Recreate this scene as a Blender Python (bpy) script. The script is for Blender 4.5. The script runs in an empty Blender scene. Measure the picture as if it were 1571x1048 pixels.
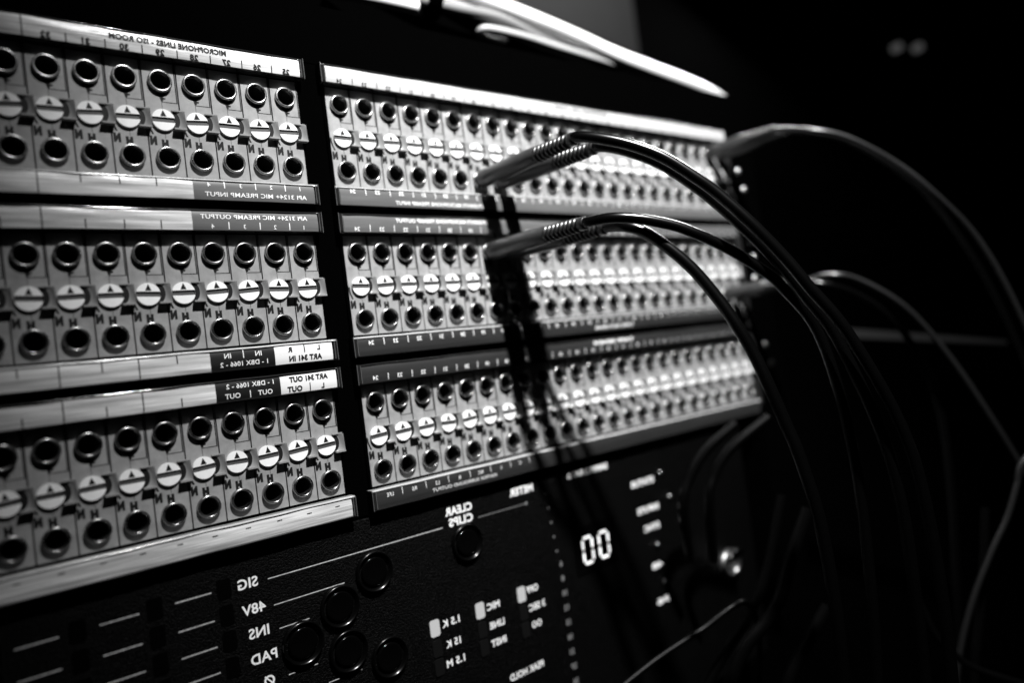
import bpy, math, random
from mathutils import Vector, Matrix
from math import sin, cos, pi, radians

S = 0.0183                      # one channel of the patch bay is 18.3 mm wide; all lengths below are in channels
scene = bpy.context.scene
C = scene.collection
rnd = random.Random(7)

# ------------------------------------------------------------------ camera
R0 = (0.767905, -0.628133, -0.125584)
R1 = (-0.081959, 0.098096, -0.991796)
R2 = (0.635299, 0.771898, 0.023847)
CAM = Vector((-12.8432, -23.6733, -9.84452))
FPX = 1138.05
cam = bpy.data.cameras.new('camera'); co = bpy.data.objects.new('camera', cam); C.objects.link(co)
M3 = Matrix(((R0[0], -R1[0], -R2[0]), (R0[1], -R1[1], -R2[1]), (R0[2], -R1[2], -R2[2])))
co.matrix_world = Matrix.Translation(CAM * S) @ M3.to_4x4()
cam.sensor_width = 36.0
cam.lens = 36.0 * FPX / 1571.0
cam.clip_start = 0.005; cam.clip_end = 50.0
cam.dof.use_dof = True
cam.dof.focus_distance = 24.3 * S
cam.dof.aperture_fstop = 2.4
cam.dof.aperture_blades = 0
scene.camera = co

def und(u, v, dep):             # a point seen at pixel (u, v) of the photograph, dep channels in front of the lens
    a = Vector(((u - 785.5) / FPX, (v - 524) / FPX, 1.0))
    d = Vector((R0[0]*a.x + R1[0]*a.y + R2[0], R0[1]*a.x + R1[1]*a.y + R2[1], R0[2]*a.x + R1[2]*a.y + R2[2]))
    return CAM + d * dep

# ------------------------------------------------------------------ world, lamps, exposure
w = bpy.data.worlds.new('World'); scene.world = w; w.use_nodes = True
bg = w.node_tree.nodes['Background']; bg.inputs[0].default_value = (1, 1, 1, 1); bg.inputs[1].default_value = 0.0002
scene.view_settings.view_transform = 'Standard'
scene.view_settings.look = 'None'
scene.view_settings.exposure = 0.0
scene.view_settings.gamma = 1.0

def spot(name, loc, aim, watts, deg, blend, rad):
    l = bpy.data.lights.new(name, 'SPOT'); o = bpy.data.objects.new(name, l); C.objects.link(o)
    o.location = Vector(loc) * S
    o.rotation_euler = (Vector(aim) - Vector(loc)).to_track_quat('-Z', 'Y').to_euler()
    l.energy = watts; l.spot_size = radians(deg); l.spot_blend = blend; l.shadow_soft_size = rad * S
    return o
spot('ceiling_spot', (2.0, -31, 33), (15.5, 0, -6.0), 138.0, 66, 1.0, 0.95)
al = bpy.data.lights.new('ceiling_panel_light', 'AREA'); ao = bpy.data.objects.new('ceiling_panel_light', al); C.objects.link(ao)
al.shape = 'DISK'; al.size = 14 * S; al.energy = 7.5
ao.location = Vector((50, 8, 26)) * S; ao.rotation_euler = (Vector((18, -8, -6)) - Vector((50, 8, 26))).to_track_quat('-Z', 'Y').to_euler()
spot('wall_fill_spot', (75, 35, 85), (89, 75, 50), 9.0, 110, 0.6, 2.0)  # added fill without a visible source, brightens the rear wall

# ------------------------------------------------------------------ materials
def mat(name, base, rough=0.5, metal=0.0, coat=0.0, coat_rough=0.1, spec=0.5, emit=0.0,
        var=0.0, vscale=30.0, bump=0.0, bscale=120.0, bd=0.02, stretch=None, rvar=0.0, ior=1.5):
    m = bpy.data.materials.new(name); m.use_nodes = True
    nt = m.node_tree; N = nt.nodes; L = nt.links; b = N['Principled BSDF']
    b.inputs['Base Color'].default_value = (base, base, base, 1)
    b.inputs['Roughness'].default_value = rough
    b.inputs['Metallic'].default_value = metal
    b.inputs['Coat Weight'].default_value = coat
    b.inputs['Coat Roughness'].default_value = coat_rough
    b.inputs['Specular IOR Level'].default_value = spec
    b.inputs['IOR'].default_value = ior
    if emit:
        b.inputs['Emission Color'].default_value = (1, 1, 1, 1); b.inputs['Emission Strength'].default_value = emit
    if var or bump or rvar:
        g = N.new('ShaderNodeNewGeometry'); mp = N.new('ShaderNodeMapping'); mp.vector_type = 'POINT'
        sc = 1 / S
        st = stretch or (1, 1, 1)
        mp.inputs['Scale'].default_value = (sc*st[0], sc*st[1], sc*st[2])
        L.new(g.outputs['Position'], mp.inputs[0])
        if var or rvar:
            n = N.new('ShaderNodeTexNoise'); n.inputs['Scale'].default_value = vscale; n.inputs['Detail'].default_value = 5; n.inputs['Roughness'].default_value = .62
            L.new(mp.outputs[0], n.inputs['Vector'])
            if var:
                r = N.new('ShaderNodeMapRange'); r.inputs['From Min'].default_value = .3; r.inputs['From Max'].default_value = .7
                r.inputs['To Min'].default_value = base * (1 - var); r.inputs['To Max'].default_value = base * (1 + var)
                L.new(n.outputs[0], r.inputs[0]); L.new(r.outputs[0], b.inputs['Base Color'])
            if rvar:
                r = N.new('ShaderNodeMapRange'); r.inputs['From Min'].default_value = .3; r.inputs['From Max'].default_value = .7
                r.inputs['To Min'].default_value = max(.02, rough - rvar); r.inputs['To Max'].default_value = rough + rvar
                L.new(n.outputs[0], r.inputs[0]); L.new(r.outputs[0], b.inputs['Roughness'])
        if bump:
            n2 = N.new('ShaderNodeTexNoise'); n2.inputs['Scale'].default_value = bscale; n2.inputs['Detail'].default_value = 3
            L.new(mp.outputs[0], n2.inputs['Vector'])
            bp = N.new('ShaderNodeBump'); bp.inputs['Strength'].default_value = bump; bp.inputs['Distance'].default_value = bd * S
            L.new(n2.outputs[0], bp.inputs['Height']); L.new(bp.outputs[0], b.inputs['Normal'])
            if coat: L.new(bp.outputs[0], b.inputs['Coat Normal'])
    return m

PLATE = mat('grey_enamel', .25, .42, var=.20, vscale=2.6, bump=.25, bscale=30, spec=.45)
DISC = mat('white_plastic', .82, .35, var=.05, vscale=6)
SLOT = mat('slot_shade_grey', .045, .6)
LEVER = mat('pale_lever_plastic', .24, .3, var=.06, vscale=5)
NICKEL = mat('nickel', .36, .29, metal=1.0, rvar=.08, vscale=5)
BARREL = mat('black_jack_barrel', .006, .5, spec=.2)
INK = mat('black_print', .006, .6, spec=.2)
WINK = mat('white_print', .80, .5)
PAPER = mat('silver_label_paper', .54, .36, coat=.4, coat_rough=.2, var=.5, vscale=1.0, stretch=(.28, 4, 7.0), bump=.5, bscale=2.2)  # streaks in the colour stand for reflections on the wrinkled plastic cover
WHITE_D = mat('off_white_label_paper', .40, .5, var=.03, vscale=2)
WHITE_L = mat('white_label_paper', .70, .42, var=.03, vscale=2, coat=.3, coat_rough=.25)
GREY_L = mat('grey_label_paper', .10, .4, coat=.5, coat_rough=.2, var=.15, vscale=1.2, stretch=(.4, 1, 6))
BLACK_L = mat('black_label_paper', .003, .45, coat=.25, coat_rough=.25)
DARK_L = mat('charcoal_label_paper', .018, .45, coat=.4, coat_rough=.3, var=.2, vscale=1.2, stretch=(.4, 1, 6))
HOLD = mat('dark_clear_plastic', .012, .12, coat=1.0, coat_rough=.06, bump=.25, bscale=3.0)
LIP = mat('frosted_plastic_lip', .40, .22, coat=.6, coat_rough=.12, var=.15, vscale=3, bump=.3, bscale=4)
BLACKP = mat('black_panel_paint', .0005, .7, ior=1.01, bump=.3, bscale=25)
GRIT = mat('black_textured_paint', .0008, .45, ior=1.16, var=.9, bump=1.0, bscale=22, bd=.06, rvar=.1, vscale=11)
RUBBER = mat('black_rubber', .012, .33, spec=.5, bump=.15, bscale=20)
SATIN = mat('satin_black_plastic', .028, .34, ior=1.5, spec=.5, bump=.15, bscale=14)
CABLEM = mat('black_cable_jacket', .0008, .24, ior=1.42)
LOOSEM = mat('matt_black_cable_jacket', .0008, .3, ior=1.33)
WCABLE = mat('white_cable_jacket', .80, .32, var=.04, vscale=2)
GLOSSB = mat('gloss_black_button', .001, .12, spec=.5)
CHROME = mat('chrome', .75, .12, metal=1.0)
STEEL = mat('dull_steel', .35, .3, metal=1.0, rvar=.08, vscale=5)
LEDON = mat('lit_led', .1, .4, emit=.42)
LEDDIM = mat('dark_led', .004, .35)
DIGIT = mat('lit_digit', .8, .4, emit=1.3)
WALLM = mat('grey_wall_paint', .35, .9, var=.05, vscale=.12)
CABINET = mat('black_cabinet_lacquer', .0008, .8, ior=1.02)
WOODM = mat('dark_shelf_laminate', .007, .5, var=.1, vscale=.5)
LINEM = mat('groove_highlight_paint', .42, .5, var=.4, vscale=9)  # pale lines painted in place of groove edges catching the light
TEXTGREY = mat('dim_grey_print', .14, .6)

# ------------------------------------------------------------------ mesh collecting
class MB:
    def __init__(s): s.v = []; s.f = []; s.m = []; s.sm = []
    def add(s, vs, fs, mi=0, smooth=False):
        k = len(s.v); s.v += [tuple(p) for p in vs]
        for f in fs: s.f.append([k + i for i in f]); s.m.append(mi); s.sm.append(smooth)
    def box(s, x0, x1, y0, y1, z0, z1, mi=0):
        vs = [(x, y, z) for x in (x0, x1) for y in (y0, y1) for z in (z0, z1)]
        s.add(vs, [(0,1,3,2), (4,6,7,5), (0,4,5,1), (2,3,7,6), (0,2,6,4), (1,5,7,3)], mi)
    def bevbox(s, x0, x1, y0, y1, z0, z1, b, mi=0):      # front (y0) edges chamfered
        def ring(y, i): return [(x0+i, y, z0+i), (x1-i, y, z0+i), (x1-i, y, z1-i), (x0+i, y, z1-i)]
        vs = ring(y1, 0) + ring(y0+b, 0) + ring(y0, b)
        fs = [(3,2,1,0)]
        for r in (0, 4):
            for i in range(4): j = (i+1) % 4; fs.append((r+i, r+j, r+4+j, r+4+i))
        fs.append((8,9,10,11)); s.add(vs, fs, mi)
    def rquad(s, x0, x1, z0, z1, y, r, mi=0, n=6, depth=0.0):
        pts = []
        for cx, cz, a in ((x1-r, z1-r, 0), (x0+r, z1-r, 90), (x0+r, z0+r, 180), (x1-r, z0+r, 270)):
            for k in range(n+1):
                t = radians(a + 90*k/n); pts.append((cx + r*cos(t), y, cz + r*sin(t)))
        m = len(pts)
        if depth:
            back = [(p[0], y+depth, p[2]) for p in pts]
            s.add(pts + back, [list(range(m))] + [(i, (i+1) % m, m+(i+1) % m, m+i) for i in range(m)], mi)
        else: s.add(pts, [list(range(m))], mi)
    def lathe(s, prof, cx=0, cz=0, n=40, mi=0, smooth=True, axis='y'):   # prof: list of (r, y[, mat])
        vs = []; fs = []
        for p in prof:
            for k in range(n):
                t = 2*pi*k/n
                vs.append((cx + p[0]*cos(t), p[1], cz + p[0]*sin(t)))
        k0 = len(s.v); s.v += vs
        for i in range(len(prof)-1):
            mm = prof[i][2] if len(prof[i]) > 2 else mi
            for k in range(n):
                j = (k+1) % n
                s.f.append([k0+i*n+k, k0+i*n+j, k0+(i+1)*n+j, k0+(i+1)*n+k]); s.m.append(mm); s.sm.append(smooth)
        return k0
    def disk(s, cx, cz, r, y, n=40, mi=0):
        s.add([(cx + r*cos(2*pi*k/n), y, cz + r*sin(2*pi*k/n)) for k in range(n)], [list(range(n))], mi)
    def tube(s, pts, rad, n=14, mi=0, cap=True):
        pts = [Vector(p) for p in pts]; m = len(pts)
        rf = rad if callable(rad) else (lambda t: rad)
        up = Vector((0.13, 0.2, 1)).normalized(); vs = []
        for i, p in enumerate(pts):
            t = (pts[min(i+1, m-1)] - pts[max(i-1, 0)]).normalized()
            a = (up - t*up.dot(t)).normalized(); up = a; b = t.cross(a); r = rf(i/(m-1))
            for k in range(n):
                q = 2*pi*k/n; vs.append(tuple(p + a*(r*cos(q)) + b*(r*sin(q))))
        fs = [(i*n+k, i*n+(k+1) % n, (i+1)*n+(k+1) % n, (i+1)*n+k) for i in range(m-1) for k in range(n)]
        if cap: fs += [list(range(n))[::-1], [(m-1)*n+k for k in range(n)]]
        s.add(vs, fs, mi, True)
    def hole_cell(s, x0, x1, z0, z1, cx, cz, r, y, n=48, mi=0):
        ang = sorted(set([2*pi*k/n for k in range(n)] + [math.atan2(z-cz, x-cx) % (2*pi) for x in (x0, x1) for z in (z0, z1)]))
        ins = []; out = []
        for t in ang:
            c, d = cos(t), sin(t)
            q = min(((x1-cx)/c if c > 1e-9 else (x0-cx)/c if c < -1e-9 else 1e9), ((z1-cz)/d if d > 1e-9 else (z0-cz)/d if d < -1e-9 else 1e9))
            ins.append((cx+r*c, y, cz+r*d)); out.append((cx+q*c, y, cz+q*d))
        m = len(ang); s.add(ins + out, [(i, (i+1) % m, m+(i+1) % m, m+i) for i in range(m)], mi)
    def mesh(s, name, mats):
        me = bpy.data.meshes.new(name)
        me.from_pydata([(a*S, b*S, c*S) for a, b, c in s.v], [], s.f)
        for x in (mats if isinstance(mats, (list, tuple)) else [mats]): me.materials.append(x)
        me.polygons.foreach_set('material_index', s.m); me.polygons.foreach_set('use_smooth', s.sm)
        me.update(); return me
    def build(s, name, mats, parent=None, loc=(0, 0, 0)):
        return put(name, s.mesh(name, mats), parent, loc)

def put(name, me, parent=None, loc=(0, 0, 0)):
    o = bpy.data.objects.new(name, me); C.objects.link(o); o.location = Vector(loc)*S
    if parent: o.parent = parent
    return o
def tag(o, label, cat, group=None, kind=None):
    o['label'] = label; o['category'] = cat
    if group: o['group'] = group
    if kind: o['kind'] = kind
    return o
def thing(name, label, cat, loc=(0, 0, 0), group=None):
    return tag(put(name, None, None, loc), label, cat, group)
def struct(name, mb, m):
    o = mb.build(name, m); o['kind'] = 'structure'; return o

# lettering: flat glyph meshes, mirrored left to right as the photograph shows them
_gl = {}
def glyphs(txt, bold):
    if (txt, bold) in _gl: return _gl[(txt, bold)]
    cu = bpy.data.curves.new('lettering', 'FONT'); cu.body = txt; cu.size = 1; cu.resolution_u = 3; cu.offset = bold; cu.space_character = 1.04
    o = bpy.data.objects.new('lettering', cu); C.objects.link(o)
    dg = bpy.context.evaluated_depsgraph_get(); dg.update()
    me = bpy.data.meshes.new_from_object(o.evaluated_get(dg))
    vs = [(v.co.x, v.co.y) for v in me.vertices]; fs = [list(p.vertices) for p in me.polygons]
    bpy.data.objects.remove(o); bpy.data.curves.remove(cu); bpy.data.meshes.remove(me)
    xs = [v[0] for v in vs]; ys = [v[1] for v in vs]
    _gl[(txt, bold)] = (vs, fs, min(xs), max(xs), min(ys), max(ys)); return _gl[(txt, bold)]
def text(mb, txt, h, cx, cz, y, width=None, bold=0.015, mi=0, rot=0.0):
    vs, fs, x0, x1, y0, y1 = glyphs(txt, bold)
    k = h / 0.73; kx = k if width is None else width / (x1 - x0)
    mx = (x0+x1)/2; my = .365
    if y1 - y0 < .4: my = (y0+y1)/2 if txt.strip('-') == '' else .365
    out = []
    for a, b in vs:
        px, pz = -(a-mx)*kx, (b-my)*k
        out.append((cx + px*cos(rot) - pz*sin(rot), y, cz + px*sin(rot) + pz*cos(rot)))
    mb.add(out, fs, mi)
def quad(mb, x0, x1, z0, z1, y, mi=0): mb.add([(x0,y,z0), (x1,y,z0), (x1,y,z1), (x0,y,z1)], [(0,1,2,3)], mi)

def spline(P, per=14):
    P = [Vector(p) for p in P]; Q = [P[0]*2-P[1]] + P + [P[-1]*2-P[-2]]; out = []
    for i in range(1, len(Q)-2):
        a, b, c, d = Q[i-1:i+3]
        for k in range(per):
            t = k/per; out.append(.5*((2*b) + (c-a)*t + (2*a-5*b+4*c-d)*t*t + (3*b-a-3*c+d)*t**3))
    out.append(P[-1]); return out

# ------------------------------------------------------------------ the two racks behind the panels
D = 2.40                       # upper jack to lower jack
PER = 5.365                    # one patch bay to the next
XL = -2.016                    # first channel of the left rack

rack = thing('equipment_rack', 'black equipment rack holding all six patch bays, white cables along its top edge', 'rack', (0, 0, -32))
mb = MB()                       # casing: open front, back wall and top; sits at y 2.2 .. 8
for x0, x1 in ((-16, -1.45), (-.66, 24.3)):
    mb.box(x0, x1, 1.9, 2.1, 17.2, 34.9)
mb.box(-16, 26.6, .02, 6, 33.42, 35.6)      # blank panel above the bays
mb.box(-16, 26.6, 2.3, 6, 0, 33.4)
mb.build('rack_casing', BLACKP, rack)
lid = MB(); top_line = []
for (u, v) in ((380, -40), (560, -14), (704, 12), (826, 52), (948, 97), (1040, 127), (1075, 142)):
    d = und(u, v, 1) - CAM; t = (3.3 - CAM.y)/d.y; q = CAM + d*t; top_line.append((q.x, q.z + 32))
top_line.append((top_line[-1][0] + 1.5, 35.0))
k = len(top_line)
fr = [(x, 3.3, z) for x, z in top_line] + [(top_line[-1][0], 3.3, 33.5), (top_line[0][0], 3.3, 33.5)]
lid.add(fr + [(x, 6.0, z) for x, y, z in fr], [list(range(k+2))[::-1], [k+2+i for i in range(k+2)]] + [(i, (i+1) % (k+2), k+2+(i+1) % (k+2), k+2+i) for i in range(k+2)])
lid.build('sloping_lid', BLACKP, rack)
mb = MB(); mb.bevbox(-1.50, -.62, .02, 1.8, 17.36, 33.40, .03); mb.build('rack_rail', BLACKP, rack)
mb = MB(); mb.bevbox(24.15, 26.5, -.05, 1.8, 8, 33.40, .05); mb.build('rack_rail', BLACKP, rack)
sm = MB()
sm.lathe([(.19, 0), (.19, -.05), (.17, -.10), (.11, -.13), (.001, -.14)], n=24)
sm.box(-.10, .10, -.150, -.135, -.015, .015, 1); sm.box(-.015, .015, -.152, -.135, -.10, -.015, 1); sm.box(-.015, .015, -.152, -.135, .015, .10, 1)
SCREWM = mat('zinc_screw', .9, .33, metal=1.0)
scm = sm.mesh('screw', [SCREWM, INK])
for x, z in ((24.75, -.82), (25.1, -1.86), (25.15, -5.78), (25.1, -10.85), (25.45, -11.92), (25.0, -4.9), (25.0, -7.0)):
    put('screw', scm, rack, (x-.05, -.052, z+32))

# ------------------------------------------------------------------ channel module (shared meshes)
pm = MB(); g = .479
pm.hole_cell(-g, g, -.62, .62, 0, 0, .31, 0)
pm.add([(-g,0,-.62), (g,0,-.62), (g,0,-D+.62), (-g,0,-D+.62)], [(0,1,2,3)])
pm.hole_cell(-g, g, -2.95, -D+.62, 0, -D, .31, 0)
for x in (-g, g):
    pm.add([(x,0,.62), (x,0,-2.95), (x,.5,-2.95), (x,.5,.62)], [(0,1,2,3)])
pm.add([(-g,0,.62), (g,0,.62), (g,.5,.62), (-g,.5,.62)], [(0,1,2,3)])
pm.add([(-g,0,-2.95), (g,0,-2.95), (g,.5,-2.95), (-g,.5,-2.95)], [(0,1,2,3)])
plate_me = pm.mesh('channel_module', PLATE)
jm = MB()
jm.lathe([(.350, .0), (.350, -.10), (.340, -.128), (.322, -.138), (.294, -.138), (.282, -.130), (.272, -.10), (.268, .03, 1), (.255, .05, 1), (.25, 1.4, 1), (.001, 1.4, 1)], n=48)
jack_me = jm.mesh('jack_socket', [NICKEL, BARREL])
dm = MB()
rr = .335
def seg_disc(mb, z0, z1, y, mi):          # part of a disc between two heights
    pts = []
    a0 = math.asin(max(-1, min(1, z0/rr))); a1 = math.asin(max(-1, min(1, z1/rr)))
    for k in range(17): t = a0 + (a1-a0)*k/16; pts.append((rr*cos(t), y, rr*sin(t)))
    for k in range(17): t = a1 + (a0-a1)*k/16; pts.append((-rr*cos(t), y, rr*sin(t)))
    mb.add(pts, [list(range(len(pts)))], mi)
seg_disc(dm, -rr, -.078, -.09, 0); seg_disc(dm, .078, rr, -.09, 0); seg_disc(dm, -.078, .078, -.045, 1)
xe = rr*cos(math.asin(.078/rr))
dm.add([(-xe,-.09,.078), (xe,-.09,.078), (xe,-.045,.078), (-xe,-.045,.078)], [(0,1,2,3)], 1)
dm.add([(-xe,-.09,-.078), (xe,-.09,-.078), (xe,-.045,-.078), (-xe,-.045,-.078)], [(0,1,2,3)], 0)
dm.lathe([(rr, 0), (rr, -.09)], n=40)
dm.add([(-.09,-.094,.105), (.09,-.094,.105), (0,-.094,.305)], [(0,1,2)], 2)
disc_me = dm.mesh('slotted_disc', [DISC, SLOT, INK])
lm = MB()                                  # thumb lever: top and bottom ledges with a hollow curved blade between
X0, X1 = .245, .60
lm.box(X0, X1, -.075, -.003, .285, .325, 0)
lm.box(X0, X1, -.215, -.003, -.325, -.275, 0)
NZ = 16
for k in range(NZ):                       # hollow blade: a half round bite out of its inner edge, rising towards the outer edge
    ring_ = []
    for kk in (k, k+1):
        z = -.275 + .56*kk/NZ; q = (z-.005)/.29
        xe_ = X0 + .03 + .20*math.sqrt(max(0, 1-q*q)); row = []
        for j in range(6):
            u = j/5; row.append((xe_ + (X1-xe_)*u, -.02 - .175*(u**1.5)*(1-.25*kk/NZ), z))
        ring_.append(row)
    for j in range(5):
        lm.add([ring_[0][j], ring_[0][j+1], ring_[1][j+1], ring_[1][j]], [(0,1,2,3)], 0, True)
lm.add([(X1,-.195,-.275), (X1,-.003,-.275), (X1,-.003,.285), (X1,-.145,.285)], [(0,1,2,3)], 0)
quad(lm, X0+.005, X1-.01, -.275, .285, -.006, 1)  # black backing painted in for the shade inside the hollow
lever_me = lm.mesh('thumb_lever', [LEVER, INK])
km = MB(); yk = -.004
text(km, 'N', .235, -.36, -1.85, yk, width=.20, bold=.11)
text(km, 'H', .22, -.03, -1.93, yk, width=.20, bold=.11)
km.add([(-.17,yk,-.34), (.17,yk,-.34), (.05,yk,-.48), (.055,yk,-.585), (-.015,yk,-.61), (-.04,yk,-.50)], [(0,1,2,3,4,5)])  # printed pointer merged with a painted shadow of the socket rim
km.add([(.0,yk,-.47), (.13,yk,-.49), (.115,yk,-.54), (.0,yk,-.54)], [(0,1,2,3)])
bar = [(-.455,-1.22), (-.455,-1.34), (-.43,-1.46), (-.39,-1.56), (-.355,-1.66)]
for (a, b) in zip(bar[:-1], bar[1:]):
    km.add([(a[0]-.03,yk,a[1]), (a[0]+.03,yk,a[1]), (b[0]+.034,yk,b[1]), (b[0]-.03,yk,b[1])], [(0,1,2,3)])
quad(km, -.006, .006, -.86, -.60, yk); quad(km, -.006, .006, -1.78, -1.56, yk); quad(km, -.008, .475, -.634, -.612, yk); quad(km, .436, .470, -.615, .62, yk)
ink_me = km.mesh('marking', INK)

def strip(bay, x0, x1, zc, upper, labels, marks, lett_mats, left_cap, right_cap):
    """label holder: channel with lips, coloured label sheets, printed marks"""
    hh = .355; hz0, hz1 = zc-hh, zc+hh
    hx0 = x0 - (.16 if left_cap else 0); hx1 = x1 + (.12 if right_cap else 0)
    h = MB()
    prof = [(.0, hz0), (-.27, hz0), (-.345, hz0+.012), (-.35, hz0+.032), (-.29, hz0+.045), (-.235, hz0+.046), (-.235, hz1-.060), (-.30, hz1-.059)]
    prof += [(-.27 - .052*cos(radians(t)), hz1-.060 + .060*sin(radians(t))) for t in (0, 15, 30, 45, 60, 75, 90)] + [(0, hz1)]
    n = len(prof); cols = 60; vs = []
    for k in range(cols+1):
        x = hx0 + (hx1-hx0)*k/cols; wob = .006*sin(x*1.7+zc) + .004*sin(x*4.1)
        for (yy, zz) in prof: vs.append((x, yy + (wob if yy < -.2 else 0), zz + wob*.8))
    for k in range(cols):
        for i in range(n-1):
            pass
    k0 = len(h.v); h.v += vs
    for k in range(cols):
        for i in range(n-1):
            top = i >= 6
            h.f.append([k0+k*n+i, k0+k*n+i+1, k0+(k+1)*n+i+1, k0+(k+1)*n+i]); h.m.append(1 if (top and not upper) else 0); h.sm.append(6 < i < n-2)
    h.f.append([k0+i for i in range(n)]); h.m.append(0); h.sm.append(False)
    h.f.append([k0+cols*n+i for i in range(n)][::-1]); h.m.append(0); h.sm.append(False)
    ho = h.build('label_holder', [HOLD, LIP], bay)
    if left_cap:
        e = MB(); e.bevbox(hx0+.015, x0-.015, -.335, -.29, hz0+.05, hz1-.05, .02); e.box(x0-.022, x0-.002, -.352, -.24, hz0+.05, hz1-.05, 1); e.box(hx0, hx0+.016, -.356, -.2, hz0, hz1, 1)
        e.build('clear_end', [HOLD, LIPD], ho)
    if right_cap:
        e = MB(); e.bevbox(x1+.03, hx1-.015, -.335, -.29, hz0+.05, hz1-.05, .02); e.box(x1+.008, x1+.024, -.352, -.24, hz0+.05, hz1-.05, 1); e.box(hx1-.016, hx1, -.356, -.2, hz0, hz1, 1)
        e.build('clear_end', [HOLD, LIPD], ho)
    yl = -.312
    for (a, b, m) in labels:
        s = MB(); nn = max(2, int((b-a)*5)); vs = []
        for k in range(nn+1):
            x = a + (b-a)*k/nn
            for q in range(9):
                z = zc - hh + .048 + (2*hh-.108)*q/8
                vs.append((x, yl + .030*abs((q-4)/4)**3 - .006 + (.004*sin(x*3.3+q*1.3+zc) if m is PAPER else 0), z))
        s.add(vs, [(k*9+q, (k+1)*9+q, (k+1)*9+q+1, k*9+q+1) for k in range(nn) for q in range(8)], 0, True)
        s.build('label_sheet', m, ho)
    t = MB(); yt = yl - .0165
    for mk in marks:
        if mk[0] == 't':
            _, s_, hgt, cx, dz, wd, mi, bold = mk
            text(t, s_, hgt, cx, zc+dz, yt, width=wd, bold=bold, mi=mi)
        else:
            _, cx, d0, d1, mi, wd = mk
            for k in range(8): quad(t, cx-wd/2, cx+wd/2, zc+d0+(d1-d0)*k/8, zc+d0+(d1-d0)*(k+1)/8, yt, mi)
    t.v = [(a, yl + .030*min(1, abs(c-zc)/.307)**3 - .017, c) for a, b, c in t.v]      # printed on the curved sheet
    if t.v: t.build('lettering', lett_mats, ho)

def patch_bay(label, row, right, up, low):
    z0 = -PER*row
    bay = thing('patch_bay', label, 'patch bay', (0 if right else XL, 0, z0), 'patch bays screwed into the racks')
    n = 24 if right else 12
    for i in range(n):
        x = i if right else -i
        m = put('channel_module', plate_me, bay, (x, 0, 0))
        put('jack_socket', jack_me, m, (0, 0, 0)); put('jack_socket', jack_me, m, (0, 0, -D))
        d = put('slotted_disc', disc_me, m, (-.02, 0, -1.21)); d.rotation_euler.y = radians(rnd.uniform(-5, 3))
        put('thumb_lever', lever_me, m, (0, 0, -1.19)); put('marking', ink_me, m)
    bk = MB()                   # black steel chassis the modules are fixed in
    xa, xb = (-.60, 23.62) if right else (-11.6, .54)
    bk.box(xa, xb, .02, .5, .63, 1.38); bk.box(xa, xb, .02, .5, -3.76, -2.96); bk.box(xa, xb, 1.5, 1.85, -2.96, .63)
    bk.box(xa, xa+.06, -.0, 1.5, -2.96, .63); bk.box(xb-.06, xb, 0, 1.5, -2.96, .63)
    bk.build('chassis', BLACKP, bay)
    if right:
        e = MB(); e.bevbox(23.66, 24.12, -.10, .6, -3.4, 1.0, .05); e.build('end_bracket', STEELD, bay)
    x0, x1 = (-.55, 23.45) if right else (-11.5, .56)
    strip(bay, x0, x1, 1.005, True, up[0], up[1], up[2], right, not right)
    strip(bay, x0, x1, -3.395, False, low[0], low[1], low[2], right, not right)
    return bay
LIPD = mat('clear_plastic_edge', .10, .2, coat=1.0, coat_rough=.1, bump=.4, bscale=5)
STEELD = mat('dark_steel', .025, .4, metal=.6, bump=.3, bscale=6)

UP_, DN_ = .06, .30
def tick(cx, d0, d1, mi=0, w=.03): return ('q', cx, d0, d1, mi, w)
def T(s, h, cx, dz, w=None, mi=0, b=.012): return ('t', s, h, cx, dz, w, mi, b)
INKS = [INK, WINK]
# --- left bays: labels cover local x from -11.5 to .56 (channel 0 is the rightmost)
LW = [(-11.5, .53, PAPER)]
m1 = [T(str(25+i), .18, -i+.03, -.19, b=.045) for i in range(8)] + [T('---', .15, -8.2, -.20), T('---', .15, -9.2, -.20)]
m1 += [tick(-i-.47, -.30, -.05) for i in range(7)] + [tick(-7.52, -.30, .28)]
m1 += [T('MICROPHONE LINES - ISO ROOM', .17, -3.65, .10, 3.4, b=.045)]
up1 = (LW, m1, INKS)
tk_low = [tick(-4.5, .05, .29), tick(-5.5, .05, .29), tick(-6.5, .05, .29), tick(-7.55, -.29, .29), tick(-8.5, .05, .29), tick(-9.5, .05, .29)]
low1 = ([(-11.5, -3.46, PAPER), (-3.46, .53, GREY_L)],
        tk_low + [T(str(k+1), .14, -k+.02, .17, mi=1) for k in range(4)] + [tick(-k-.5, .06, .27, 1) for k in range(3)] +
        [T('API 3124+ MIC PREAMP INPUT', .145, -1.45, -.13, 3.35, 1, .01)], INKS)
tk_up = [tick(-x[2], x[0], x[1]) for x in ((-.29, -.03, 4.5), (-.29, -.03, 5.5), (-.29, -.03, 6.5), (-.29, .29, 7.55), (-.29, -.03, 8.5), (-.29, -.03, 9.5))]
up2 = ([(-11.5, -3.60, PAPER), (-3.60, .53, GREY_L)],
       tk_up + [T(str(k+1), .14, -k+.0, -.19, mi=1) for k in range(4)] + [tick(-k-.5, -.28, -.05, 1) for k in range(3)] +
       [T('API 3124+ MIC PREAMP OUTPUT', .145, -1.6, .12, 3.5, 1, .01)], INKS)
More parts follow.
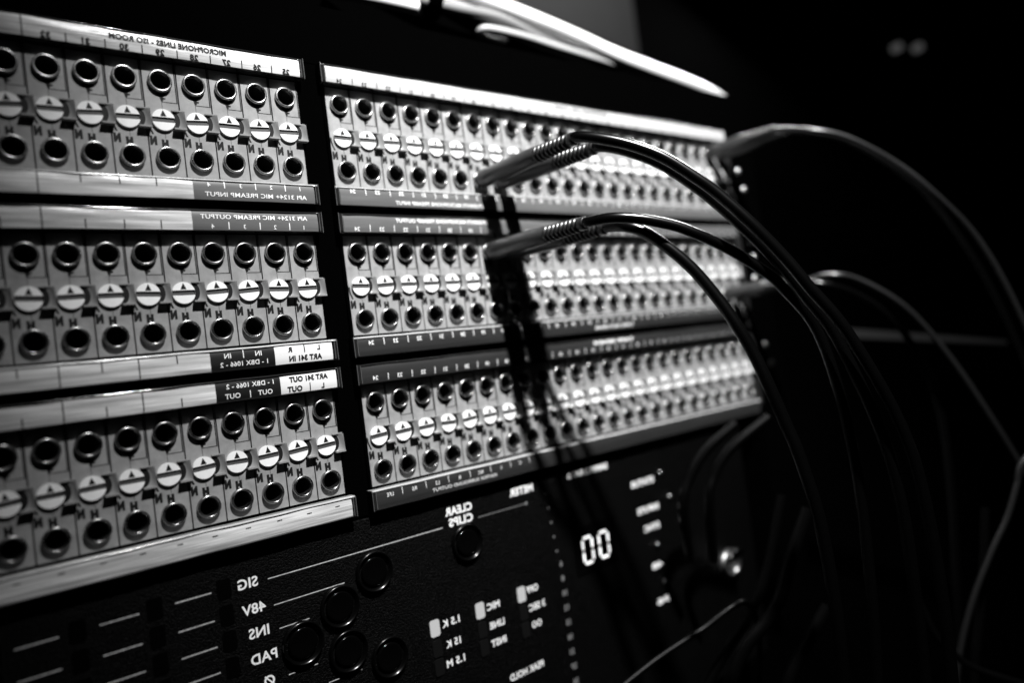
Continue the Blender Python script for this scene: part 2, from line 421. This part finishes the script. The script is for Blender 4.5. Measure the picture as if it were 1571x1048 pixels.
low2 = ([(-11.5, -3.55, PAPER), (-3.55, -1.52, BLACK_L), (-1.52, .50, WHITE_L)],
        [tick(-4.5, .03, .29), tick(-5.55, -.29, .29), tick(-6.5, -.02, .29), tick(-7.55, -.29, .29), tick(-8.5, .05, .29)] +
        [T('IN', .16, -2.05, .13, None, 1), T('IN', .16, -3.02, .13, None, 1), tick(-2.53, .02, .27, 1, .025), T('1 - DBX 1066 - 2', .15, -2.52, -.14, 1.5, 1),
         T('L', .16, 0, .15, b=.04), T('R', .16, -1, .15, b=.04), tick(-.5, .02, .27), T('ART 341 IN', .17, -.48, -.15, 1.15, b=.045)], INKS)
up3 = ([(-11.5, -3.50, PAPER), (-3.50, -1.45, BLACK_L), (-1.45, .52, WHITE_L)],
       [tick(-4.5, -.29, -.03), tick(-5.55, -.29, .29), tick(-6.5, -.29, -.02), tick(-7.55, -.29, .29), tick(-8.5, -.29, -.05)] +
       [T('OUT', .16, -1.97, -.16, None, 1), T('OUT', .16, -3.0, -.16, None, 1), tick(-2.45, -.28, -.05, 1, .025), T('1 - DBX 1066 - 2', .15, -2.42, .14, 1.5, 1),
        T('L', .16, .0, -.18, b=.04), T('OUT', .17, -.98, -.18, b=.04), tick(-.45, -.29, -.04), T('ART 341 OUT', .17, -.47, .13, 1.35, b=.045)], INKS)
low3 = ([(-11.5, .53, PAPER)], [T('---', .13, -i+.0, .13, .16, 0, .03) for i in range(12)], INKS)
patch_bay('top left patch bay, silvery strip lettered microphone lines iso room above it', 0, False, up1, low1)
patch_bay('middle left patch bay, right above the black and white label reading in', 1, False, up2, low2)
patch_bay('bottom left patch bay, standing over a silvery strip of dashes and the black preamp panel', 2, False, up3, low3)
# --- right bays: numbers run 24, 23 ... from the gap
def nums(dz, mi, t0, t1, lo=1, size=.15):
    return [T(str(24-i), size, i-.02, dz, None, mi, .02) for i in range(24)] + [tick(i+.5, t0, t1, mi, .025) for i in range(23)]
RF = (-.52, 23.42)
upr1 = ([(*RF, WHITE_D)], nums(-.22, 0, -.29, -.06) + [T('MICROPHONE LINES - STUDIO', .15, 12.2, .13, 3.4, 0, .02)], INKS)
lowr1 = ([(*RF, GREY_L)], nums(.19, 1, .06, .29) + [T('STUDENTS MICROPHONE PREAMP INPUT', .14, 3.75, -.16, 4.1, 1, .02)], INKS)
upr2 = ([(*RF, GREY_L)], nums(-.20, 1, -.29, -.05) + [T('STUDENTS MICROPHONE PREAMP OUTPUT', .14, 3.75, .14, 4.3, 1, .02)], INKS)
lowr2 = ([(*RF, DARK_L)], nums(.13, 1, .02, .27) + [T('TAPE RETURNS', .15, 12.6, -.15, 2.6, 1, .02)], INKS)
upr3 = ([(*RF, DARK_L)], nums(-.16, 1, -.28, -.04) + [T('TAPE SENDS', .15, 12.4, .14, 2.7, 1, .03)], INKS)
sur = ['LFE', 'RS', 'LS', 'R', 'RC', 'L', 'C']
lowr3 = ([(*RF, DARK_L)], [T(s, .14, i-.0, .11, None, 1, .0) for i, s in enumerate(sur)] + [tick(i+.5, .02, .26, 1, .018) for i in range(7)] +
         [T('MATRIX SURROUND OUTPUT', .13, 3.25, -.13, 3.0, 1, .0)], INKS)
patch_bay('top right patch bay, directly under the long bright white strip', 0, True, upr1, lowr1)
patch_bay('middle right patch bay, between the grey strip above and dark numbered strip below', 1, True, upr2, lowr2)
patch_bay('bottom right patch bay with no plugs, above the charcoal surround output strip', 2, True, upr3, lowr3)

# ------------------------------------------------------------------ preamp unit below
pre = thing('preamp_unit', 'black textured preamp panel with round buttons and a lit 00 display', 'audio unit', (0, 0, -27))
ZB = 27
def zz(z): return z + ZB
mb = MB(); mb.bevbox(-15.5, 21.6, .02, 8, zz(-27), zz(-14.70), .04)
front = mb.build('front_panel', GRIT, pre)
lt = MB(); yp = .014
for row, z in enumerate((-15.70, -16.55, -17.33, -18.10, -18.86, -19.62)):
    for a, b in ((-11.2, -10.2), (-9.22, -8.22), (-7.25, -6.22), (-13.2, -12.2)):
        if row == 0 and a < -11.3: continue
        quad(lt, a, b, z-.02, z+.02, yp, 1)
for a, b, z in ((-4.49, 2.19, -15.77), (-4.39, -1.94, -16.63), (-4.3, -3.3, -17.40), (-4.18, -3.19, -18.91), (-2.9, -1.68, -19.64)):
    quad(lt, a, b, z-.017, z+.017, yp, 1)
for s, x, z in (('SIG', -5.12, -15.71), ('48V', -5.02, -16.53), ('INS', -4.95, -17.28), ('PAD', -4.88, -18.08), ('Ø', -4.8, -18.85)):
    text(lt, s, .32, x, z, yp, bold=.025)
text(lt, 'CLEAR', .30, 3.0, -15.24, yp, width=1.25, bold=.035); text(lt, 'CLIPS', .30, 3.05, -15.66, yp, width=1.12, bold=.035)
text(lt, 'METER', .30, 6.15, -15.18, yp, width=1.25, bold=.035)
for s, x, z, wd in (('1.5 K', 2.05, -19.21, .78), ('15 K', 2.05, -19.98, .66), ('1.5 M', 2.06, -20.67, .82), ('MIC', 4.05, -19.23, .62), ('LINE', 4.13, -19.96, .72), ('INST', 4.11, -20.64, .74),
                    ('OFF', 6.08, -19.17, .6), ('3 SEC', 6.22, -19.89, .85), ('OO', 6.09, -20.59, .5), ('PEAK HOLD', 5.3, -22.21, 1.75)):
    text(lt, s, .26, x, z, yp, width=wd, bold=.03)
text(lt, 'SAMPLE RATE', .30, 10.0, -15.1, yp, width=2.5, bold=.04)
for s, x, z, wd in (('STATUS', 13.45, -16.33, 1.6), ('INPUTS', 13.6, -17.62, 1.5), ('SYNC', 13.7, -18.5, 1.1), ('48', 13.74, -20.31, .75), ('96', 13.88, -21.98, 1.0)):
    text(lt, s, .27, x, z, yp, width=wd, bold=.05)
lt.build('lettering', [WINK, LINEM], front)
gt = MB(); quad(gt, 3.86, 6.25, -15.78, -15.75, yp); gt.disk(6.32, -15.76, .07, yp, 16)
for i, s in enumerate(('0', '1', '2', '3', '4', '6', '8', '10', '12', '15', '18', '21', '27', '36', '48', '60')):
    z = -15.6 - i*.615
    if i < 5: gt.disk(7.42+.06*i*.9, z, .05, yp, 14)
    else: text(gt, s, .22, 7.78, z+.05, yp, bold=.05)
gt.build('scale_marking', TEXTGREY, front)
for v in (lt, gt): pass
for o in front.children: o.location = (0, 0, ZB*S)
slot = MB(); slot.rquad(-.21, .21, -.31, .31, -.004, .10, 0, depth=.03); slm = slot.mesh('led_window', GLOSSB)
for x in (-5.85, -7.81, -9.76, -11.7):
    for z in (-15.70, -16.50, -17.28, -18.08, -18.86):
        put('led_window', slm, pre, (x, .01, zz(z)))
ld = MB(); ld.rquad(-.20, .20, -.30, .30, -.02, .09, 0, depth=.05); on = ld.mesh('lit_led', LEDON); off = ld.mesh('dark_led', LEDDIM)
for x in (1.33, 3.40, 5.48):
    put('led_window', on, pre, (x, .005, zz(-19.24)))
    for z in (-19.98, -20.66): put('led_window', off, pre, (x, .005, zz(z)))
RINGM = mat('black_button_ring', .001, .22, spec=.35)
bm = MB()
bm.lathe([(.70, .018), (.69, -.10), (.665, -.14), (.64, -.135), (.60, -.06), (.55, .016)], n=56)
ring_me = bm.mesh('button_ring', RINGM)
bm = MB(); bm.lathe([(.49, .018), (.49, -.06), (.47, -.085), (.42, -.09), (.30, -.07), (.2, -.06), (.001, -.055)], n=56)
cap_me = bm.mesh('push_button', GLOSSB)
for x, z in ((-.82, -16.55), (-2.22, -17.33), (-3.62, -18.08), (-2.10, -18.86), (-.62, -19.58), (3.18, -16.55)):
    b = put('push_button', cap_me, pre, (x, 0, zz(z))); put('button_ring', ring_me, b)
# lit two digit display
dp = MB(); dp.rquad(-1.3, 1.3, -1.0, 1.0, -.01, .12, 0, depth=.03)
disp = dp.build('display', GLOSSB, pre, (9.9, .005, zz(-18.45)))
dg = MB()
for cx in (-.50, .50):
    wq, hq, t = .28, .56, .072
    def seg(x0, x1, z0, z1): dg.rquad(cx+x0, cx+x1, z0-.02, z1-.02, -.025, .04)
    seg(-wq+.06, wq-.06, hq-t, hq+t*.6); seg(-wq+.06, wq-.06, -hq-t*.6, -hq+t)
    for sx in (-wq, wq):
        seg(sx-t*.8, sx+t*.8, .06, hq-.10); seg(sx-t*.8, sx+t*.8, -hq+.10, -.06)
dg.build('digits', DIGIT, disp)
for x, z in ((14.75, -16.15), (15.2, -17.4), (13.9, -19.4), (14.1, -21.2)):
    q = MB(); q.lathe([(.13, .02), (.13, -.06), (.08, -.10), (.001, -.11)], n=16); q.build('indicator_bead', STEEL, pre, (x, 0, zz(z)))
DSTEEL = mat('dark_switch_nut', .30, .38, metal=1.0)
tg = MB()
tg.lathe([(.80, .02), (.80, -.14), (.74, -.24), (.60, -.28), (.50, -.26), (.46, -.10), (.44, .02)], n=40)
sw = tg.build('toggle_switch', DSTEEL, pre, (19.15, 0, zz(-21.75)))
tb = MB(); tb.tube([(0, 0, 0), (-.15, -.35, .3), (-.3, -.7, .62), (-.42, -1.0, .9)], lambda t: .16+.10*t)
tb.build('switch_lever', CHROME, sw)

# ------------------------------------------------------------------ patch cords
bodyM = MB()
bodyM.lathe([(.24, -.10), (.24, -.22), (.34, -.24), (.365, -.30), (.37, -.9), (.36, -2.4), (.335, -3.55), (.30, -3.62)], n=36)
plug_me = bodyM.mesh('plug_body', SATIN)
collM = MB(); collM.lathe([(.17, .6), (.17, -.12), (.001, -.12)], n=24); coll_me = collM.mesh('plug_shaft', STEEL)
prof = [(.30, -3.60)]
nr = 8; L0, L1 = -3.65, -5.35
for k in range(nr):
    a = L0 + (L1-L0)*k/nr; st = (L1-L0)/nr; r = .315 - .055*k/nr
    prof += [(r-.02, a), (r, a+st*.15), (r, a+st*.5), (r-.02, a+st*.62), (r-.065, a+st*.68), (r-.065, a+st*.95)]
prof += [(.24, L1), (.245, L1-.22), (.21, L1-.30), (.19, L1-.31)]
bm = MB(); bm.lathe(prof, n=36); boot_me = bm.mesh('strain_relief', RUBBER)

GC = 'patch cords plugged into the right rack'
SHINYM = mat('shiny_cable_jacket', .0060, .30, ior=1.65)  # black jacket raised in tone and gloss so its highlights show
def cord(label, x, z, path, rad=.19, tilt=(0, 0), length=1.0, jacket=CABLEM):
    t = thing('patch_lead', label, 'patch cord', (x, 0, z), GC)
    rotx, rotz = radians(tilt[0]), radians(tilt[1])
    p = put('plug_body', plug_me, t, (0, 0, 0)); put('plug_shaft', coll_me, p); b = put('strain_relief', boot_me, t)
    for o in (p, b):
        o.rotation_euler = (rotx, 0, rotz); o.scale = (1, length, 1)
    Rm = Matrix.Rotation(rotz, 3, 'Z') @ Matrix.Rotation(rotx, 3, 'X')
    base = Vector((x, 0, z))
    a = base + Rm @ Vector((0, -5.2*length, 0)); b2 = base + Rm @ Vector((0, -5.75*length, 0))
    pts = [a, b2] + [und(*q) for q in path]
    pts = [q - base for q in pts]
    m = MB(); m.tube(spline(pts, 12), rad, n=18); m.build('cable', jacket, t)
    return t
cord('left plug of the upper middle pair, its cable arching highest over the jacks', 6, -2.4,
     [(918, 212, 25.7), (967, 222, 25.5), (1017, 241, 25.3), (1067, 272, 25.1), (1100, 296, 25.0), (1151, 341, 24.8), (1200, 391, 24.7), (1240, 438, 24.6), (1310, 525, 24.5), (1400, 700, 24.5), (1450, 950, 24.5), (1470, 1180, 24.5)], .20)
cord('right plug of the upper middle pair, tucked under the highest arching cable', 7, -2.4,
     [(938, 226, 26.4), (970, 234, 26.2), (1013, 251, 26.0), (1060, 281, 25.8), (1095, 308, 25.7), (1145, 353, 25.5), (1195, 404, 25.4), (1236, 454, 25.3), (1290, 530, 25.2), (1370, 720, 25.0), (1410, 960, 25.0), (1430, 1180, 25)], .20, tilt=(2.6, 0))
cord('left plug of the lower pair, its upper ribs shiny, cable running right', 6, -PER,
     [(940, 334, 25.5), (984, 336, 25.4), (1034, 346, 25.4), (1067, 358, 25.4), (1101, 373, 25.5), (1134, 391, 25.6), (1168, 413, 25.7), (1200, 440, 25.8), (1260, 520, 26.0), (1310, 700, 26), (1340, 950, 26), (1350, 1180, 26)], .19, tilt=(0.5, 0))
cord('right plug of the lower pair, its cable dropping steeply past the jacks', 7, -PER,
     [(958, 347, 26.1), (985, 354, 25.9), (1021, 377, 25.7), (1061, 411, 25.5), (1098, 454, 25.3), (1130, 499, 25.1), (1155, 541, 25.0), (1175, 582, 24.9), (1205, 650, 24.8), (1228, 706, 24.7), (1262, 820, 24.6), (1290, 1000, 24.5), (1300, 1180, 24.5)], .21, tilt=(2, 0))
cord('nearer of two blurred plugs at the far top end, cable arching right', 22, 0,
     [(1245, 199, 36.4), (1300, 210, 36), (1370, 246, 35.6), (1430, 292, 35.2), (1500, 365, 35), (1560, 470, 34.8), (1620, 620, 34.6), (1660, 800, 34.6)], .12, length=.74, jacket=SHINYM)
cord('farther of two blurred plugs at the far top end, beside the white strip', 23, 0,
     [(1240, 204, 37.6), (1300, 217, 37.4), (1370, 256, 37), (1440, 320, 36.8), (1520, 440, 36.6), (1590, 600, 36.4), (1650, 800, 36.2)], .14, length=.74)
cord('blurred plug behind the tall cables, its long cable curving brightly to the right edge', 23, -PER-D,
     [(1275, 422, 37), (1320, 430, 36.8), (1390, 472, 36.4), (1455, 545, 36.2), (1520, 640, 36), (1580, 740, 36), (1650, 880, 36)], .14, length=.70, jacket=SHINYM)
cord('blurred plug behind the tall cables whose cable makes a faint inner arc', 22, -PER-D,
     [(1265, 436, 36.6), (1310, 450, 36.8), (1355, 478, 37), (1400, 530, 37.4), (1440, 620, 38), (1460, 760, 38), (1470, 960, 38), (1475, 1180, 38)], .17, length=.70)

# loose cables hanging at lower right
def loose(label, path, rad=.2):
    P = [und(*q) for q in path]; base = P[-1]
    m = MB(); m.tube(spline([p-base for p in P], 12), rad, n=16, cap=False)
    o = m.build('loose_lead', LOOSEM, None, base); tag(o, label, 'cable', 'loose cables hanging at lower right'); return o
edge_lead = loose('dark cable bending sharply down at the right edge beside the bright arc', [(1640, 640, 33), (1572, 705, 33), (1560, 745, 33), (1545, 795, 33), (1520, 850, 33), (1490, 930, 33), (1470, 1020, 33), (1465, 1120, 33)], .13)
edge_lead.data.materials[0] = SHINYM
loose('short dark cable falling nearly straight near the bottom right corner', [(1512, 780, 34), (1510, 860, 34), (1504, 940, 34), (1496, 1020, 34), (1494, 1110, 34)], .17)
loose('thin dark cable sloping to meet the straight one in the bottom right corner', [(1400, 900, 32), (1432, 970, 32), (1465, 1005, 32), (1500, 1028, 32), (1600, 1060, 32)], .15)
loose('faint cable running diagonally up from the bottom edge beneath the toggle switch', [(900, 1100, 29), (1000, 1018, 30), (1075, 968, 30.5), (1143, 925, 31), (1165, 985, 32), (1160, 1100, 32)], .12)
loose('faint S shaped cable dropping to the bottom edge beneath the toggle switch', [(1200, 760, 32), (1175, 880, 32), (1150, 945, 32), (1118, 995, 32), (1085, 1055, 32), (1070, 1120, 32)])
loose('faint arched cable left of the dim plug, below the far end of the bays', [(1130, 650, 33), (1085, 690, 33), (1058, 735, 33), (1048, 780, 33), (1060, 860, 34)], .22)
loose('faint arched cable just right of its twin, below the far end of the bays', [(1180, 640, 33), (1120, 690, 33), (1096, 730, 33), (1088, 770, 33), (1095, 860, 34)], .22)
loose('faint thick cable crossing below and right of the toggle switch', [(1240, 780, 30), (1213, 860, 30), (1198, 915, 30), (1175, 955, 30), (1140, 1000, 30), (1100, 1100, 30)], .26)
loose('faint cable at the bottom edge, farthest right of the dim bundle', [(1270, 930, 30), (1240, 985, 30), (1212, 1040, 30), (1195, 1100, 30)], .24)

# ------------------------------------------------------------------ white cables on the rack top
def white(label, path, rad):
    P = [und(*q) for q in path]; base = P[0]
    m = MB(); m.tube(spline([p-base for p in P], 12), rad, n=18)
    o = m.build('white_lead', WCABLE, None, base); tag(o, label, 'cable', 'white cables along the rack top'); return o
white('thick bright white cable on top of the white bundle, against the grey wall', [(480, -70, 31), (600, -45, 32.5), (704, -14, 34), (765, 8, 35), (826, 32, 36.3), (887, 58, 38), (948, 86, 39.7), (1040, 121, 42), (1086, 141, 44), (1110, 156, 46)], .39)
SHADEC = mat('shaded_white_cable_jacket', .20, .4)  # white jacket darkened in colour for the less lit underside cable
white('shaded cable lying along the underside of the white bundle', [(480, -40, 30.5), (600, -12, 32), (690, 10, 33.4), (765, 27, 35), (826, 54, 36.6), (887, 78, 38.4), (948, 98, 40), (1040, 126, 42.4), (1086, 146, 44), (1100, 156, 46)], .25).data.materials[0] = SHADEC
white('thin white cable sandwiched between the bright cable and the shaded one', [(480, -55, 33), (600, -28, 34), (704, 2, 35.5), (765, 18, 36.6), (826, 42, 38), (887, 68, 39.5), (948, 93, 41), (1040, 124, 43), (1088, 144, 45), (1105, 156, 46.5)], .22)
white('short white cable looping out below the bundle', [(775, 62, 36.5), (745, 56, 35.2), (733, 47, 34.8), (750, 43, 34.8), (800, 54, 35.6), (850, 70, 37), (910, 88, 38.8), (1000, 116, 41.5)], .17).data.materials[0] = mat('pale_grey_cable_jacket', .36, .4)  # one even tone, greyer than the other white jackets
tie = MB(); pa, pb = und(655, -8, 33.2), und(676, -3, 33.4)
ax = (pb-pa).normalized(); tie.tube([pa - pa, (pb-pa)*.5, pb-pa], .95, n=28)
tag(tie.build('cable_tie', BLACKP, None, pa), 'black wrap strapped round the white cables near the top edge', 'cable tie')
cl = MB(); cl.tube(spline([und(*q) - und(500, -10, 30) for q in [(500, -16, 30), (560, -6, 30.4), (610, 4, 30.8), (640, 11, 31.2)]], 10), lambda t: .30, n=20)
tag(cl.build('clear_tube', WCABLE, None, und(500, -10, 30)), 'rounded white sleeve end just left of the black wrap', 'sleeve')

# ------------------------------------------------------------------ background room
mb = MB(); a = und(975, 80, 100)
mb.add([(-40, 75, -60), (170, 75, -60), (170, 75, 90), (-40, 75, 90)], [(0, 1, 2, 3)])
struct('wall', mb, WALLM)
mb = MB(); mb.add([(-60, -60, -75), (200, -60, -75), (200, 76, -75), (-60, 76, -75)], [(0,1,2,3)]); struct('floor', mb, CABINET)
cab = thing('cabinet', 'tall black cabinet at back right, hiding the grey wall', 'cabinet', (0, 0, -75))
p0, p1 = und(978, 60, 70), und(1640, 60, 90)
dxy = Vector((p1.x-p0.x, p1.y-p0.y, 0)); nrm = Vector((dxy.y, -dxy.x, 0)).normalized()*-1
if nrm.dot(Vector((R2[0], R2[1], 0))) < 0: nrm = -nrm
A = Vector((p0.x, p0.y, 0)); B_ = Vector((p1.x, p1.y, 0)); away = Vector((p0.x-CAM.x, p0.y-CAM.y, 0)).normalized(); Cc = B_ + away*14; Dd = A + away*14
mb = MB()
vs = [tuple(q + Vector((0, 0, h))) for h in (0, 130) for q in (A, B_, Cc, Dd)]
mb.add(vs, [(0,1,5,4), (1,2,6,5), (2,3,7,6), (3,0,4,7), (4,5,6,7), (3,2,1,0)])
mb.build('cabinet_body', CABINET, cab)
u1 = dxy.normalized()
def on_cab(u, v):
    d = und(u, v, 1) - CAM; n_ = nrm; t = (p0 - CAM).dot(n_)/d.dot(n_); return CAM + d*t
def cab_plate(name, u, v, hw, hh, m, prot=.6):
    c = on_cab(u, v) - nrm*prot*.5; q = MB(); e = []
    for sy in (-1, 1):
        for sx, sz in ((-1,-1), (1,-1), (1,1), (-1,1)): e.append(tuple(c + u1*hw*sx + Vector((0,0,hh*sz)) + nrm*sy*prot*.5 + Vector((0,0,75))))
    q.add(e, [(0,1,2,3), (4,7,6,5), (0,4,5,1), (1,5,6,2), (2,6,7,3), (3,7,4,0)]); return q.build(name, m, cab)
KNOBM = mat('knob_glow', .3, .5, emit=.06)  # faint glow put into the cabinet knobs, which are no lamps
DULL = mat('dull_grey_metal', .02, .6)
cab_plate('name_plate', 1273, 2, 1.6, .45, DULL)
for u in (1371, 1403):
    c = on_cab(u, 75); q = MB(); q.tube([c + Vector((0,0,75)), c - nrm*.8 + Vector((0,0,75))], .42, n=20); q.build('glowing_knob', KNOBM, cab)
# shelf edge far right
sh = thing('shelf', 'dim narrow shelf edge behind the cables at right', 'shelf', und(1410, 540, 52))
q = MB(); b0 = und(1410, 540, 52); e = []
for sy in (0, 1):
    for (u, v) in ((1285, 503), (1545, 522), (1545, 528), (1285, 517)):
        pnt = und(u, v, 50) + (Vector(R2)*1.2 if sy else Vector((0,0,0))); e.append(tuple(pnt - b0))
q.add(e, [(0,1,2,3), (4,7,6,5), (0,4,5,1), (1,5,6,2), (2,6,7,3), (3,7,4,0)]); q.build('shelf_board', WOODM, sh)

scene.cycles.use_denoising = True
